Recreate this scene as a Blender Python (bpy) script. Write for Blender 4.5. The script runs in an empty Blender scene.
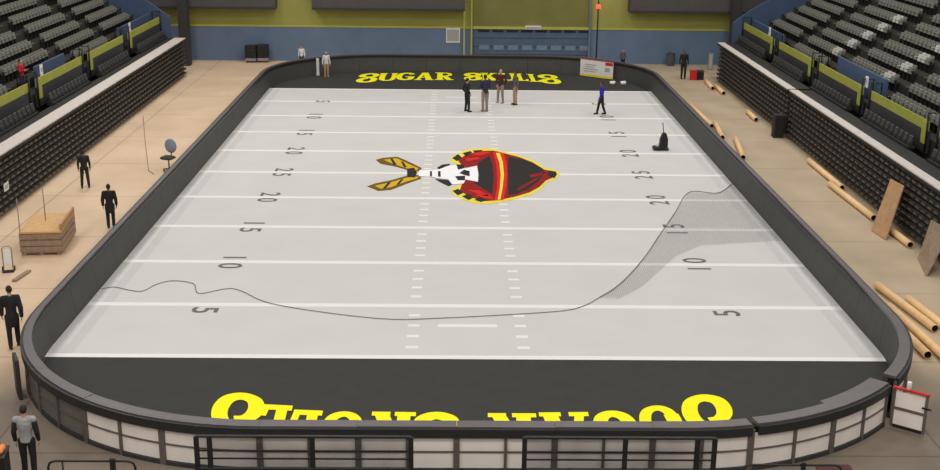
import bpy, math, random
from mathutils import Vector, Matrix
random.seed(7)
PI = math.pi
SC = bpy.context.scene
COL = SC.collection

# ------------------------------------------------------------------ materials
def lin(c):
    return tuple(((v/255)/12.92 if v/255 <= .04045 else ((v/255+.055)/1.055)**2.4) for v in c)

def mat(name, rgb, rough=.7, var=.08, scale=3.0, metal=0.0, emit=0.0, spec=.35):
    """Principled surface whose base colour wanders a little with an object-space noise."""
    m = bpy.data.materials.new(name); m.use_nodes = True
    nt = m.node_tree; b = nt.nodes['Principled BSDF']
    b.inputs['Roughness'].default_value = rough
    b.inputs['Metallic'].default_value = metal
    b.inputs['Specular IOR Level'].default_value = spec
    c = lin(rgb)
    tc = nt.nodes.new('ShaderNodeTexCoord')
    nz = nt.nodes.new('ShaderNodeTexNoise'); nz.inputs['Scale'].default_value = scale
    nz.inputs['Detail'].default_value = 5
    nt.links.new(tc.outputs['Object'], nz.inputs['Vector'])
    rp = nt.nodes.new('ShaderNodeValToRGB')
    rp.color_ramp.elements[0].position = .3; rp.color_ramp.elements[1].position = .7
    rp.color_ramp.elements[0].color = tuple(v*(1-var) for v in c)+(1,)
    rp.color_ramp.elements[1].color = tuple(min(1, v*(1+var)) for v in c)+(1,)
    nt.links.new(nz.outputs['Fac'], rp.inputs['Fac'])
    nt.links.new(rp.outputs['Color'], b.inputs['Base Color'])
    if emit:
        b.inputs['Emission Color'].default_value = c+(1,)
        b.inputs['Emission Strength'].default_value = emit
    return m

M = {}
def defm(k, *a, **kw): M[k] = mat(k, *a, **kw)
defm('turf', (203,200,196), .9, .025, .5, spec=.1)
defm('turf_edge', (195,192,188), .9, .03, 2, spec=.1)
defm('turf_border', (203,201,197), .9, .03, 2, spec=.1)
defm('turf_line', (229,226,221), .9, .02, 3, spec=.1)
defm('turf_black', (62,61,59), .9, .06, 1.5, spec=.15)
defm('paint_yellow', (250,240,30), .8, .03, 2, spec=.1)
defm('paint_number', (112,108,105), .9, .15, 6, spec=.1)
defm('logo_yellow', (232,214,70), .85, .06, 3, spec=.1)
defm('logo_gold', (206,168,42), .85, .06, 3, spec=.1)
defm('logo_red', (214,42,38), .85, .1, 2, spec=.1)
defm('logo_crimson', (142,34,34), .85, .1, 2, spec=.1)
defm('logo_black', (50,46,45), .85, .1, 2, spec=.1)
defm('logo_white', (240,238,240), .85, .03, 2, spec=.1)
defm('pad', (68,68,65), .6, .08, 2.5)
defm('cap', (95,89,89), .45, .06, 2.5)  # same black vinyl as the pad; overhead light put into this lighter tone
defm('cap_edge', (45,44,43), .55, .06, 2.5)
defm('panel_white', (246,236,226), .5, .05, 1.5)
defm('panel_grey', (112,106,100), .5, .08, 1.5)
defm('blue_stand', (72,88,116), .65, .06, 1)  # darker copy of the wall blue, shade on the stands put into the colour
defm('seat_pale', (186,184,178), .4, .08, 9)  # seat grey with a bright glint put into its colour
defm('bone_brown', (112,86,34), .85, .1, 3, spec=.1)
defm('steel', (112,104,98), .5, .12, 6, metal=.3)
defm('steel_dark', (42,41,40), .45, .15, 6, metal=.3)
defm('black', (34,33,33), .55, .15, 5)
defm('charcoal', (58,57,57), .6, .12, 5)
defm('bleacher_black', (38,35,33), .6, .15, 4)
defm('bleacher_nose', (92,88,82), .45, .2, 7, metal=.2)
defm('deck', (205,196,188), .6, .07, 3)
defm('seat', (112,111,102), .42, .12, 9, spec=.5)
defm('seat_frame', (38,36,34), .5, .1, 9)
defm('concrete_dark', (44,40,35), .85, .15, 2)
defm('green', (158,160,66), .6, .07, 2)
defm('olive', (166,165,88), .7, .06, .7)
defm('olive_dark', (124,122,66), .8, .08, .7)
defm('olive_line', (184,182,84), .7, .06, 2)
defm('blue', (106,125,152), .65, .06, 1)
defm('blue_dark', (84,100,124), .6, .08, 2)
defm('blue_glass', (118,138,158), .3, .15, 6)
defm('balcony', (84,80,78), .7, .08, 1.2)
defm('wood', (206,164,112), .7, .12, 5)
defm('wood_grey', (150,128,108), .75, .18, 6)
defm('plywood', (176,138,98), .7, .12, 4)
defm('card', (236,196,142), .75, .08, 4)
defm('card_in', (70,46,30), .8, .1, 4)
defm('white', (232,228,224), .6, .04, 4)
defm('grey', (140,138,135), .7, .08, 5)
defm('red', (200,40,42), .6, .08, 4)
defm('redlamp', (255,60,50), .4, .02, 4, emit=6.0)
defm('orange', (226,138,84), .6, .08, 4)
defm('net', (118,115,112), .8, .05, 4)
defm('skin', (196,148,122), .6, .06, 12)
defm('skin_dark', (132,92,72), .6, .06, 12)
defm('hair', (46,36,30), .7, .2, 30)
defm('hair_grey', (150,142,134), .7, .2, 30)
defm('cl_black', (36,36,38), .85, .12, 9)
defm('cl_navy', (48,48,70), .85, .12, 9)
defm('cl_grey', (156,154,152), .9, .12, 14)
defm('cl_slate', (88,90,90), .9, .12, 9)
defm('cl_white', (226,224,222), .9, .05, 9)
defm('cl_tan', (178,146,108), .85, .08, 9)
defm('cl_taupe', (146,128,118), .85, .08, 9)
defm('cl_maroon', (78,42,42), .85, .1, 9)
defm('cl_blue', (38,40,158), .8, .08, 9)
defm('cl_red', (176,32,44), .85, .1, 9)
defm('cl_jean', (70,78,96), .85, .1, 9)
defm('seat_blue', (138,150,170), .6, .06, 9)
defm('print_grey', (176,172,168), .7, .05, 9)

def floor_mat():
    m = bpy.data.materials.new('arena_floor'); m.use_nodes = True
    nt = m.node_tree; b = nt.nodes['Principled BSDF']
    b.inputs['Roughness'].default_value = .6; b.inputs['Specular IOR Level'].default_value = .25
    tc = nt.nodes.new('ShaderNodeTexCoord')
    n1 = nt.nodes.new('ShaderNodeTexNoise'); n1.inputs['Scale'].default_value = .35; n1.inputs['Detail'].default_value = 8
    n2 = nt.nodes.new('ShaderNodeTexNoise'); n2.inputs['Scale'].default_value = 4.0; n2.inputs['Detail'].default_value = 6
    br = nt.nodes.new('ShaderNodeTexBrick')
    br.inputs['Scale'].default_value = 1.0; br.inputs['Brick Width'].default_value = 6.1; br.inputs['Row Height'].default_value = 6.1
    br.inputs['Mortar Size'].default_value = .035; br.offset = 0
    br.inputs['Color1'].default_value = (1,1,1,1); br.inputs['Color2'].default_value = (.95,.95,.95,1); br.inputs['Mortar'].default_value = (.6,.57,.54,1)
    for n in (n1, n2, br): nt.links.new(tc.outputs['Object'], n.inputs['Vector'])
    # three floor tones: pale on the left, tan on the right, darker at near end
    def floor_tone(ca, cb):
        r = nt.nodes.new('ShaderNodeValToRGB'); r.color_ramp.elements[0].position = .32; r.color_ramp.elements[1].position = .7
        r.color_ramp.elements[0].color = lin(ca)+(1,); r.color_ramp.elements[1].color = lin(cb)+(1,)
        nt.links.new(n1.outputs['Fac'], r.inputs['Fac']); return r
    fl_, fr_, fc_ = floor_tone((212,184,153),(228,200,168)), floor_tone((176,157,132),(198,176,148)), floor_tone((116,104,91),(133,120,106))
    sp = nt.nodes.new('ShaderNodeSeparateXYZ'); nt.links.new(tc.outputs['Object'], sp.inputs['Vector'])
    def edge(axis, lo, hi):
        mr = nt.nodes.new('ShaderNodeMapRange'); mr.inputs['From Min'].default_value = lo; mr.inputs['From Max'].default_value = hi
        nt.links.new(sp.outputs[axis], mr.inputs['Value']); return mr
    ex, ey = edge('X', -1, 1), edge('Y', -3.2, -.2)
    ma = nt.nodes.new('ShaderNodeMixRGB'); nt.links.new(ex.outputs['Result'], ma.inputs['Fac'])
    nt.links.new(fl_.outputs['Color'], ma.inputs['Color1']); nt.links.new(fr_.outputs['Color'], ma.inputs['Color2'])
    rp = nt.nodes.new('ShaderNodeMixRGB'); nt.links.new(ey.outputs['Result'], rp.inputs['Fac'])
    nt.links.new(fc_.outputs['Color'], rp.inputs['Color1']); nt.links.new(ma.outputs['Color'], rp.inputs['Color2'])
    mx = nt.nodes.new('ShaderNodeMixRGB'); mx.blend_type = 'MULTIPLY'; mx.inputs['Fac'].default_value = .8
    nt.links.new(rp.outputs['Color'], mx.inputs['Color1']); nt.links.new(br.outputs['Color'], mx.inputs['Color2'])
    r2 = nt.nodes.new('ShaderNodeValToRGB')
    r2.color_ramp.elements[0].color = (.9,.9,.9,1); r2.color_ramp.elements[1].color = (1,1,1,1)
    nt.links.new(n2.outputs['Fac'], r2.inputs['Fac'])
    m2 = nt.nodes.new('ShaderNodeMixRGB'); m2.blend_type = 'MULTIPLY'; m2.inputs['Fac'].default_value = 1
    nt.links.new(mx.outputs['Color'], m2.inputs['Color1']); nt.links.new(r2.outputs['Color'], m2.inputs['Color2'])
    nt.links.new(m2.outputs['Color'], b.inputs['Base Color'])
    return m
M['floor'] = floor_mat()

def smoked_mat():
    m = bpy.data.materials.new('smoked_screen'); m.use_nodes = True
    nt = m.node_tree; b = nt.nodes['Principled BSDF']
    b.inputs['Base Color'].default_value = lin((40,40,40))+(1,); b.inputs['Roughness'].default_value = .25
    t = nt.nodes.new('ShaderNodeBsdfTransparent')
    nz = nt.nodes.new('ShaderNodeTexNoise'); nz.inputs['Scale'].default_value = .9
    rp = nt.nodes.new('ShaderNodeMapRange'); rp.inputs['To Min'].default_value = .12; rp.inputs['To Max'].default_value = .38
    tc = nt.nodes.new('ShaderNodeTexCoord'); nt.links.new(tc.outputs['Object'], nz.inputs['Vector'])
    nt.links.new(nz.outputs['Fac'], rp.inputs['Value'])
    mx = nt.nodes.new('ShaderNodeMixShader')
    nt.links.new(rp.outputs['Result'], mx.inputs['Fac'])
    nt.links.new(t.outputs[0], mx.inputs[1]); nt.links.new(b.outputs[0], mx.inputs[2])
    nt.links.new(mx.outputs[0], nt.nodes['Material Output'].inputs['Surface'])
    return m
M['smoked'] = smoked_mat()

# ------------------------------------------------------------------ mesh helpers
class MB:
    """Collects shapes and links them as ONE mesh object."""
    def __init__(s): s.v = []; s.f = []; s.m = []; s.sm = []; s.mats = []
    def _mi(s, k):
        if k not in s.mats: s.mats.append(k)
        return s.mats.index(k)
    def add(s, vs, fs, k, smooth=False):
        o = len(s.v); s.v += [tuple(p) for p in vs]; mi = s._mi(k)
        for f in fs: s.f.append([i+o for i in f]); s.m.append(mi); s.sm.append(smooth)
        return s
    def box(s, x0, x1, y0, y1, z0, z1, k, mtx=None, bev=0.0):
        if bev > 0:
            b = bev
            def ring(z, i): return [(x0+i+b, y0+i, z), (x1-i-b, y0+i, z), (x1-i, y0+i+b, z), (x1-i, y1-i-b, z), (x1-i-b, y1-i, z), (x0+i+b, y1-i, z), (x0+i, y1-i-b, z), (x0+i, y0+i+b, z)]
            vs = ring(z0, b)+ring(z0+b, 0)+ring(z1-b, 0)+ring(z1, b)
            fs = [list(range(7, -1, -1)), list(range(24, 32))]
            for r in range(3):
                for i in range(8):
                    j = (i+1) % 8; fs.append([r*8+i, r*8+j, r*8+8+j, r*8+8+i])
        else:
            vs = [(x0,y0,z0),(x1,y0,z0),(x1,y1,z0),(x0,y1,z0),(x0,y0,z1),(x1,y0,z1),(x1,y1,z1),(x0,y1,z1)]
            fs = [[3,2,1,0],[4,5,6,7],[0,1,5,4],[1,2,6,5],[2,3,7,6],[3,0,4,7]]
        if mtx: vs = [mtx @ Vector(v) for v in vs]
        return s.add(vs, fs, k)
    def poly(s, pts, z, k):
        return s.add([(x,y,z) for x,y in pts], [list(range(len(pts)))], k)
    def prism(s, pts, axis, a, b, k):
        """pts in the two other axes, extruded along axis from a to b"""
        n = len(pts)
        def mk(p, t): return (t,p[0],p[1]) if axis == 0 else ((p[0],t,p[1]) if axis == 1 else (p[0],p[1],t))
        vs = [mk(p,a) for p in pts]+[mk(p,b) for p in pts]
        fs = [list(range(n)), list(range(2*n-1, n-1, -1))]+[[i,(i+1)%n+0,(i+1)%n+n,i+n][::-1] for i in range(n)]
        return s.add(vs, fs, k)
    def tube(s, pts, r, k, n=8, cap=True, radii=None):
        pts = [Vector(p) for p in pts]; vs = []; fs = []
        up = None
        for i, p in enumerate(pts):
            d = (pts[min(i+1,len(pts)-1)]-pts[max(i-1,0)]).normalized()
            if up is None: up = Vector((0,0,1)) if abs(d.z) < .9 else Vector((1,0,0))
            a = d.cross(up).normalized(); b = a.cross(d).normalized(); up = b
            rr = radii[i] if radii else r
            for j in range(n):
                t = 2*PI*j/n; vs.append(p+a*(rr*math.cos(t))+b*(rr*math.sin(t)))
        for i in range(len(pts)-1):
            for j in range(n):
                q = (j+1) % n; fs.append([i*n+j, i*n+q, i*n+n+q, i*n+n+j])
        s.add(vs, fs, k, True)
        if cap:
            o = len(s.v)-len(vs); mi = s._mi(k)
            s.f.append([o+j for j in range(n-1,-1,-1)]); s.m.append(mi); s.sm.append(False)
            e = o+(len(pts)-1)*n
            s.f.append([e+j for j in range(n)]); s.m.append(mi); s.sm.append(False)
        return s
    def ell(s, c, r, k, nu=14, nv=9, mtx=None):
        vs = []; fs = []
        for i in range(nv+1):
            ph = PI*i/nv
            for j in range(nu):
                t = 2*PI*j/nu
                v = Vector((r[0]*math.sin(ph)*math.cos(t), r[1]*math.sin(ph)*math.sin(t), r[2]*math.cos(ph)))
                if mtx: v = mtx @ v
                vs.append(Vector(c)+v)
        for i in range(nv):
            for j in range(nu):
                q = (j+1) % nu; fs.append([i*nu+j, i*nu+nu+j, i*nu+nu+q, i*nu+q])
        return s.add(vs, fs, k, True)
    def lathe(s, prof, c, k, n=16):
        vs = []; fs = []
        for r, z in prof:
            for j in range(n):
                t = 2*PI*j/n; vs.append((c[0]+r*math.cos(t), c[1]+r*math.sin(t), c[2]+z))
        for i in range(len(prof)-1):
            for j in range(n):
                q = (j+1) % n; fs.append([i*n+j, i*n+q, i*n+n+q, i*n+n+j])
        fs.append(list(range(n-1,-1,-1))); fs.append([(len(prof)-1)*n+j for j in range(n)])
        return s.add(vs, fs, k, True)
    def mesh(s, name, origin=(0,0,0)):
        me = bpy.data.meshes.new(name)
        ox, oy, oz = origin
        me.from_pydata([(x-ox,y-oy,z-oz) for x,y,z in s.v], [], s.f)
        for k in s.mats: me.materials.append(M[k])
        me.polygons.foreach_set('material_index', s.m)
        me.polygons.foreach_set('use_smooth', s.sm)
        me.update(); return me
    def build(s, name, parent=None, origin=(0,0,0)):
        o = bpy.data.objects.new(name, s.mesh(name, origin)); COL.objects.link(o)
        if parent: o.parent = parent
        else: o.location = origin
        return o

def T(o, label, cat, group=None, kind=None):
    o['label'] = label; o['category'] = cat
    if group: o['group'] = group
    if kind: o['kind'] = kind
    return o
def empty(name, loc=(0,0,0), rz=0.0):
    o = bpy.data.objects.new(name, None); COL.objects.link(o)
    o.location = loc; o.rotation_euler = (0,0,rz); o.empty_display_size = .2
    return o
def S(o):
    o['kind'] = 'structure'; return o

# ------------------------------------------------------------------ shell
fl = MB(); fl.box(-36, 36, -16, 60, -.2, 0, 'floor'); S(fl.build('floor'))
WY = 57.6
w = MB(); w.box(-36, 36, WY, WY+.3, 0, 2.58, 'blue'); w.box(-36, 36, WY, WY+.3, 2.58, 8.5, 'olive'); S(w.build('wall_back'))
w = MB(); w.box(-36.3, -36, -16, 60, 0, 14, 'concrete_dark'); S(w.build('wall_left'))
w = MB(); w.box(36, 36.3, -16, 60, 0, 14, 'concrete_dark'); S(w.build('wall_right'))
# green strip that caps the blue paint
t = MB(); t.box(-30, .85, WY-.05, WY, 2.58, 2.72, 'olive_line'); t.box(10.1, 30, WY-.05, WY, 2.58, 2.72, 'olive_line'); S(t.build('trim_1'))
# loading door bay: darker curtain above, blue sectional door with small windows below
d = MB(); d.box(.95, 9.95, WY-.12, WY, 2.66, 8.4, 'olive_dark'); d.box(.95, 9.95, WY-.2, WY, 2.58, 2.78, 'olive_line'); S(d.build('trim_2'))
door = MB(); door.box(1.0, 9.9, WY-.1, WY, 0, 2.56, 'blue_dark')
for z in (.65, 1.25, 1.9): door.box(1.0, 9.9, WY-.115, WY-.1, z-.012, z+.012, 'steel_dark')
door_o = S(door.build('door_1'))
for i in range(8):
    x = 1.45+i*1.1
    p = MB(); p.box(x, x+.78, WY-.13, WY-.1, 1.0, 1.36, 'blue_glass'); p.build('door_window', door_o)
    p = MB(); p.box(x-.1, x+.75, WY-.14, WY-.1, 2.36, 2.5, 'black'); p.build('vent_slot', door_o)
fr = MB()
for x in (.3, .86, 9.85): fr.box(x-.06, x+.06, WY-.32, WY-.2, 0, 8.4, 'blue' if x > 9 else 'olive_line')
S(fr.build('trim_3'))
b = MB(); b.box(4.95, 6.15, WY-.34, WY-.12, 2.6, 2.86, 'white'); b.box(5.0, 6.1, WY-.36, WY-.34, 2.66, 2.8, 'print_grey')
T(b.build('door_sign'), 'small white sign box mounted above the blue loading door', 'sign')
b = MB(); b.box(-1.08, -.02, WY-.06, WY, 1.5, 2.62, 'white'); b.box(-1.0, -.1, WY-.07, WY-.06, 1.62, 2.5, 'print_grey')
T(b.build('wall_sign'), 'square pale grey notice panel on the blue end wall', 'sign')
# mast with the red lamp
r = empty('warning_lamp', (10.35, 56.6, 0))
p = MB(); p.tube([(0,0,.0),(0,0,4.9)], .055, 'black'); p.box(-.25,.25,-.25,.25,0,.05,'black'); p.build('mast', r)
p = MB(); p.lathe([(.06,0),(.15,.02),(.16,.22),(.1,.32)], (0,0,4.28), 'redlamp', 12); p.build('lamp', r)
T(r, 'tall black mast with a glowing red lamp beside the loading door', 'lamp')
# overhanging balcony fronts
for i, (x0, x1) in enumerate(((-26, -13.85), (-11.1, .34), (12.7, 26))):
    b = MB(); b.box(x0, x1, 56.25, WY, 4.03, 7.5, 'balcony'); b.box(x0, x1, 56.2, 56.25, 4.03, 4.2, 'charcoal')
    S(b.build('balcony_%d' % (i+1)))
for i, sx in enumerate((-1, 1)):
    b = MB(); b.box(sx*20.4-.35, sx*20.4+.35, 54.6, 55.4, 0, 7.5, 'charcoal'); S(b.build('column_%d' % (i+1)))

# ------------------------------------------------------------------ rink path
HW, Y0, Y1, R = 12.85, -6.7, 53.0, 7.65
CX, CYN, CYF = HW-R, Y0+R, Y1-R
def arc(cx, cy, a0, a1, n=28):
    out = []
    for i in range(n+1):
        a = math.radians(a0+(a1-a0)*i/n); out.append((cx+R*math.cos(a), cy+R*math.sin(a), math.cos(a), math.sin(a)))
    return out
def seg(a, b, nrm, n=4):
    return [(a[0]+(b[0]-a[0])*i/n, a[1]+(b[1]-a[1])*i/n, nrm[0], nrm[1]) for i in range(n+1)]
class Path:
    def __init__(s, pts):
        s.p = [pts[0]]
        for q in pts[1:]:
            if math.hypot(q[0]-s.p[-1][0], q[1]-s.p[-1][1]) > 1e-5: s.p.append(q)
        s.l = [0]
        for a, b in zip(s.p, s.p[1:]): s.l.append(s.l[-1]+math.hypot(b[0]-a[0], b[1]-a[1]))
        s.L = s.l[-1]
    def at(s, t):
        t = max(0, min(s.L, t)); i = 0
        while i < len(s.l)-2 and s.l[i+1] < t: i += 1
        f = (t-s.l[i])/(s.l[i+1]-s.l[i]); a, b = s.p[i], s.p[i+1]
        q = [a[j]+(b[j]-a[j])*f for j in range(4)]; h = math.hypot(q[2], q[3]); return (q[0], q[1], q[2]/h, q[3]/h)
def sweep(mb, path, s0, s1, o0, o1, z0, z1, k, step=.5, top=None):
    """prism along a path; o0/o1 are offsets (numbers or functions of distance), top the offsets at z1"""
    ev = lambda o, t: o(t) if callable(o) else o
    n = max(1, int(math.ceil((s1-s0)/step))); vs = []; fs = []
    for i in range(n+1):
        t = s0+(s1-s0)*i/n
        x, y, nx, ny = path.at(t)
        a, b = ev(o0, t), ev(o1, t); c, d = (ev(top[0], t), ev(top[1], t)) if top else (a, b)
        vs += [(x+nx*a,y+ny*a,z0),(x+nx*b,y+ny*b,z0),(x+nx*d,y+ny*d,z1),(x+nx*c,y+ny*c,z1)]
    for i in range(n):
        for j in range(4):
            q = (j+1) % 4; fs.append([i*4+j, i*4+4+j, i*4+4+q, i*4+q])
    fs += [[0,1,2,3],[n*4+3,n*4+2,n*4+1,n*4]]
    mb.add(vs, fs, k)

near = Path(arc(-CX,CYN,180,270)+seg((-CX,Y0),(CX,Y0),(0,-1))+arc(CX,CYN,270,318.5,16))
right = Path(arc(CX,CYN,-37.5,0,14)+seg((HW,CYN),(HW,CYF),(1,0)))
far = Path(arc(CX,CYF,0,90)+seg((CX,Y1),(-CX,Y1),(0,1))+arc(-CX,CYF,90,180))
left = Path(seg((-HW,CYF),(-HW,CYN),(-1,0)))
WALLS = [
    (near, 'near curved end wall of the rink, black cap over white outer panels', (0,-6.9,0), 'near'),
    (right, 'long black padded sideline wall in front of the cardboard tubes', (13.05,22,0), 'right'),
    (far, 'far end wall of the rink, black padding below the blue arena wall', (0,53.2,0), 'far'),
    (left, 'long black padded sideline wall beside the wooden crate', (-13.05,22,0), 'left')]
for path, label, org, key in WALLS:
    root = empty('rink_wall', org); T(root, label, 'rink wall', 'black padded rink walls')
    n = max(3, round(path.L/2.44)); ds = path.L/n; st = MB(); rail = MB()
    # the padding leans outwards along the straights; the cap widens round the near corners
    lean = {'near': lambda t: .19*max(0, 1-t/8), 'right': lambda t: .2*min(1, t/9), 'far': lambda t: .2, 'left': lambda t: .2}[key]
    for i in range(n):
        a, c = i*ds, (i+1)*ds; g = .008; ex = 0
        if key == 'near' and i == n-1: ex = -.16
        if key == 'near' and i == n-2: a += .16
        p = MB(); sweep(p, path, a+g, c-g, 0, .12, .02, 1.17, 'pad', .5, (lean, .22)); p.build('padding', root, org)
        p = MB(); jz = (.0 if key != 'near' else random.uniform(-.012,.012)); jo = (0 if key != 'near' else random.uniform(-.015,.015))
        sweep(p, path, a+g*.5, c-g*.5, lambda t: lean(t)-.01+jo+ex, .34, 1.17, 1.25+jz, 'cap'); sweep(p, path, a+g*.5, c-g*.5, .34, .43, .98, 1.21, 'cap_edge')
        p.build('cap', root, org); a = i*ds
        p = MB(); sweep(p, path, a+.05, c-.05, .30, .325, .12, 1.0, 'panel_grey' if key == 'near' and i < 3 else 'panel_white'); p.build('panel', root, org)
        for s, hw in ((a, .075), ((a+c)/2, .035)):
            sweep(st, path, max(0,s-hw), min(path.L,s+hw), .28, .38, 0, 1.12, 'steel')
    sweep(st, path, path.L-.08, path.L, .28, .38, 0, 1.12, 'steel')
    sweep(rail, path, .05, path.L-.05, .325, .36, .55, .585, 'steel'); sweep(rail, path, 0, path.L, .1, .38, 0, .11, 'charcoal'); sweep(rail, path, 0, path.L, .12, .3, 1.03, 1.16, 'steel_dark')
    st.build('post_frame', root, org); rail.build('rail', root, org)

# open gate leaf at the right end of the near wall
gx, gy, nx, ny = near.at(near.L); gx += nx*.5; gy += ny*.5
ga = math.atan2(-5.24+4.73, 11.84-11.17)
root = empty('rink_gate', (gx, gy, 0), ga); T(root, 'white gate leaf with a red top edge standing open at the rink corner', 'gate')
p = MB(); p.box(.06,.86,-.012,.012,.14,1.1,'panel_white'); p.build('panel', root)
p = MB(); p.box(-.0,.07,-.03,.03,.06,1.16,'steel'); p.box(.84,.91,-.03,.03,.06,1.16,'steel'); p.box(.07,.84,-.028,.028,.06,.15,'steel_dark'); p.box(.07,.84,-.028,.028,.58,.66,'steel'); p.build('frame', root)
p = MB(); p.box(-.02,.93,-.05,.05,1.16,1.22,'red',bev=.01); p.build('top_edge', root)['label'] = 'red top edge'
p = MB(); p.box(.78,1.02,-.07,-.03,.8,.84,'steel_dark'); p.build('latch', root)
p = MB()
p.lathe([(.045,0),(.06,.02),(.062,.2),(.05,.22)], (0,0,0), 'white', 12)
o = p.build('drinks_bottle'); o.location = (gx+math.cos(ga)*.38, gy+math.sin(ga)*.38, 1.22)
T(o, 'white plastic bottle standing on the red gate edge', 'bottle')

# ------------------------------------------------------------------ the playing field
turf = MB(); turf.box(-HW+.01, HW-.01, 0, 45.72, 0, .012, 'turf'); field = turf.build('turf_field')
T(field, 'pale grey artificial turf football field with white yard lines', 'football field')
# end zones
def endzone(sgn):
    pts = [(x,y) for x,y,_,_ in near.p if y < 0] if sgn < 0 else [(x,y) for x,y,_,_ in far.p if y > 45.72]
    ang = math.radians(319)
    pts = [(x*.999,y) for x,y in pts]
    yg = 0 if sgn < 0 else 45.72
    if sgn < 0: pts = [(-12.78,yg)]+pts+arc_pts+[(12.78,yg)]
    else: pts = [(12.83,yg)]+pts+[(-12.83,yg)]
    mb = MB(); mb.prism(pts, 2, 0, .012, 'turf_black'); return mb
arc_pts = [(x,y) for x,y,_,_ in arc(CX,CYN,320,352,8)]
e = endzone(-1).build('end_zone', field); e['label'] = 'black near end zone with yellow lettering'
e = endzone(1).build('end_zone', field); e['label'] = 'black far end zone with yellow lettering'
LZ = .016
ln = MB()
for i in range(11):
    y = i*4.572; hw = .16 if 0 < i < 10 else .14
    yc = y if 0 < i < 10 else (.14 if i == 0 else 45.58)
    ln.box(-HW+.02, HW-.02, yc-hw, yc+hw, .012, LZ, 'turf_line')
ln.build('yard_lines', field)
bd = MB()
for sx in (-1, 1):
    bd.box(min(sx*12.82, sx*12.4), max(sx*12.82, sx*12.4), .25, 45.5, .012, .0135, 'turf_border')
    bd.box(min(sx*12.4, sx*12.05), max(sx*12.4, sx*12.05), .25, 45.5, .012, .0135, 'turf_edge')
bd.build('sideline_border', field)
hm = MB()
for sx in (-1, 1):
    for i in range(50):
        if i % 5 == 0: continue
        y = i*.9144; hm.box(sx*1.74-.19, sx*1.74+.19, y-.1, y+.1, .012, LZ, 'turf_line')
for y in (2.75, 42.97): hm.box(-.95, .98, y-.12, y+.12, .012, LZ, 'turf_line')
hm.build('hash_marks', field)
# yard numbers, read from the sidelines
def text_mesh(body, size):
    cu = bpy.data.curves.new('txt', 'FONT'); cu.body = body; cu.size = size; cu.align_x = 'CENTER'; cu.align_y = 'CENTER'; cu.offset = .012
    ob = bpy.data.objects.new('txt', cu); COL.objects.link(ob)
    dg = bpy.context.evaluated_depsgraph_get(); dg.update()
    me = bpy.data.meshes.new_from_object(ob.evaluated_get(dg)); bpy.data.objects.remove(ob); return me
for i, n in enumerate(('5','1 0','1 5','2 0','2 5','2 0','1 5','1 0','5')):
    me = text_mesh(n, 1.25); me.materials.clear(); me.materials.append(M['paint_number'])
    for sx in (-1, 1):
        o = bpy.data.objects.new('yard_number', me); COL.objects.link(o); o.parent = field
        o.location = (sx*8.82, (i+1)*4.572+(-.55 if n == '5' and i == 0 else 0), .020); o.rotation_euler = (0,0,-sx*-PI/2 if sx > 0 else -PI/2)

# end-zone lettering: heavy slab letters on a bowed base line
def stroke(pts, wd, n=None):
    out = []
    for a, b in zip(pts, pts[1:]): out.append((a, b))
    quads = []
    L, Rr = [], []
    for i, p in enumerate(pts):
        q0 = pts[max(i-1,0)]; q1 = pts[min(i+1,len(pts)-1)]
        dx, dy = q1[0]-q0[0], q1[1]-q0[1]; h = math.hypot(dx,dy) or 1
        L.append((p[0]-dy/h*wd/2, p[1]+dx/h*wd/2)); Rr.append((p[0]+dy/h*wd/2, p[1]-dx/h*wd/2))
    for i in range(len(pts)-1): quads.append([L[i], Rr[i], Rr[i+1], L[i+1]])
    return quads
def spline(pts, n=6):
    out = []
    for i in range(len(pts)-1):
        p0, p1, p2, p3 = pts[max(i-1,0)], pts[i], pts[i+1], pts[min(i+2,len(pts)-1)]
        for j in range(n):
            t = j/n
            out.append(tuple(.5*((2*p1[a])+(-p0[a]+p2[a])*t+(2*p0[a]-5*p1[a]+4*p2[a]-p3[a])*t*t+(-p0[a]+3*p1[a]-3*p2[a]+p3[a])*t**3) for a in (0,1)))
    out.append(pts[-1]); return out
def rect(x0,x1,y0,y1): return [[(x0,y0),(x1,y0),(x1,y1),(x0,y1)]]
def sk(W, H, pts, wd, smooth=True):
    q = [(x*W, y*H) for x, y in pts]; return stroke(spline(q) if smooth else q, wd)
def rc(W, H, x0, x1, y0, y1): return rect(x0*W, x1*W, y0*H, y1*H)
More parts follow.
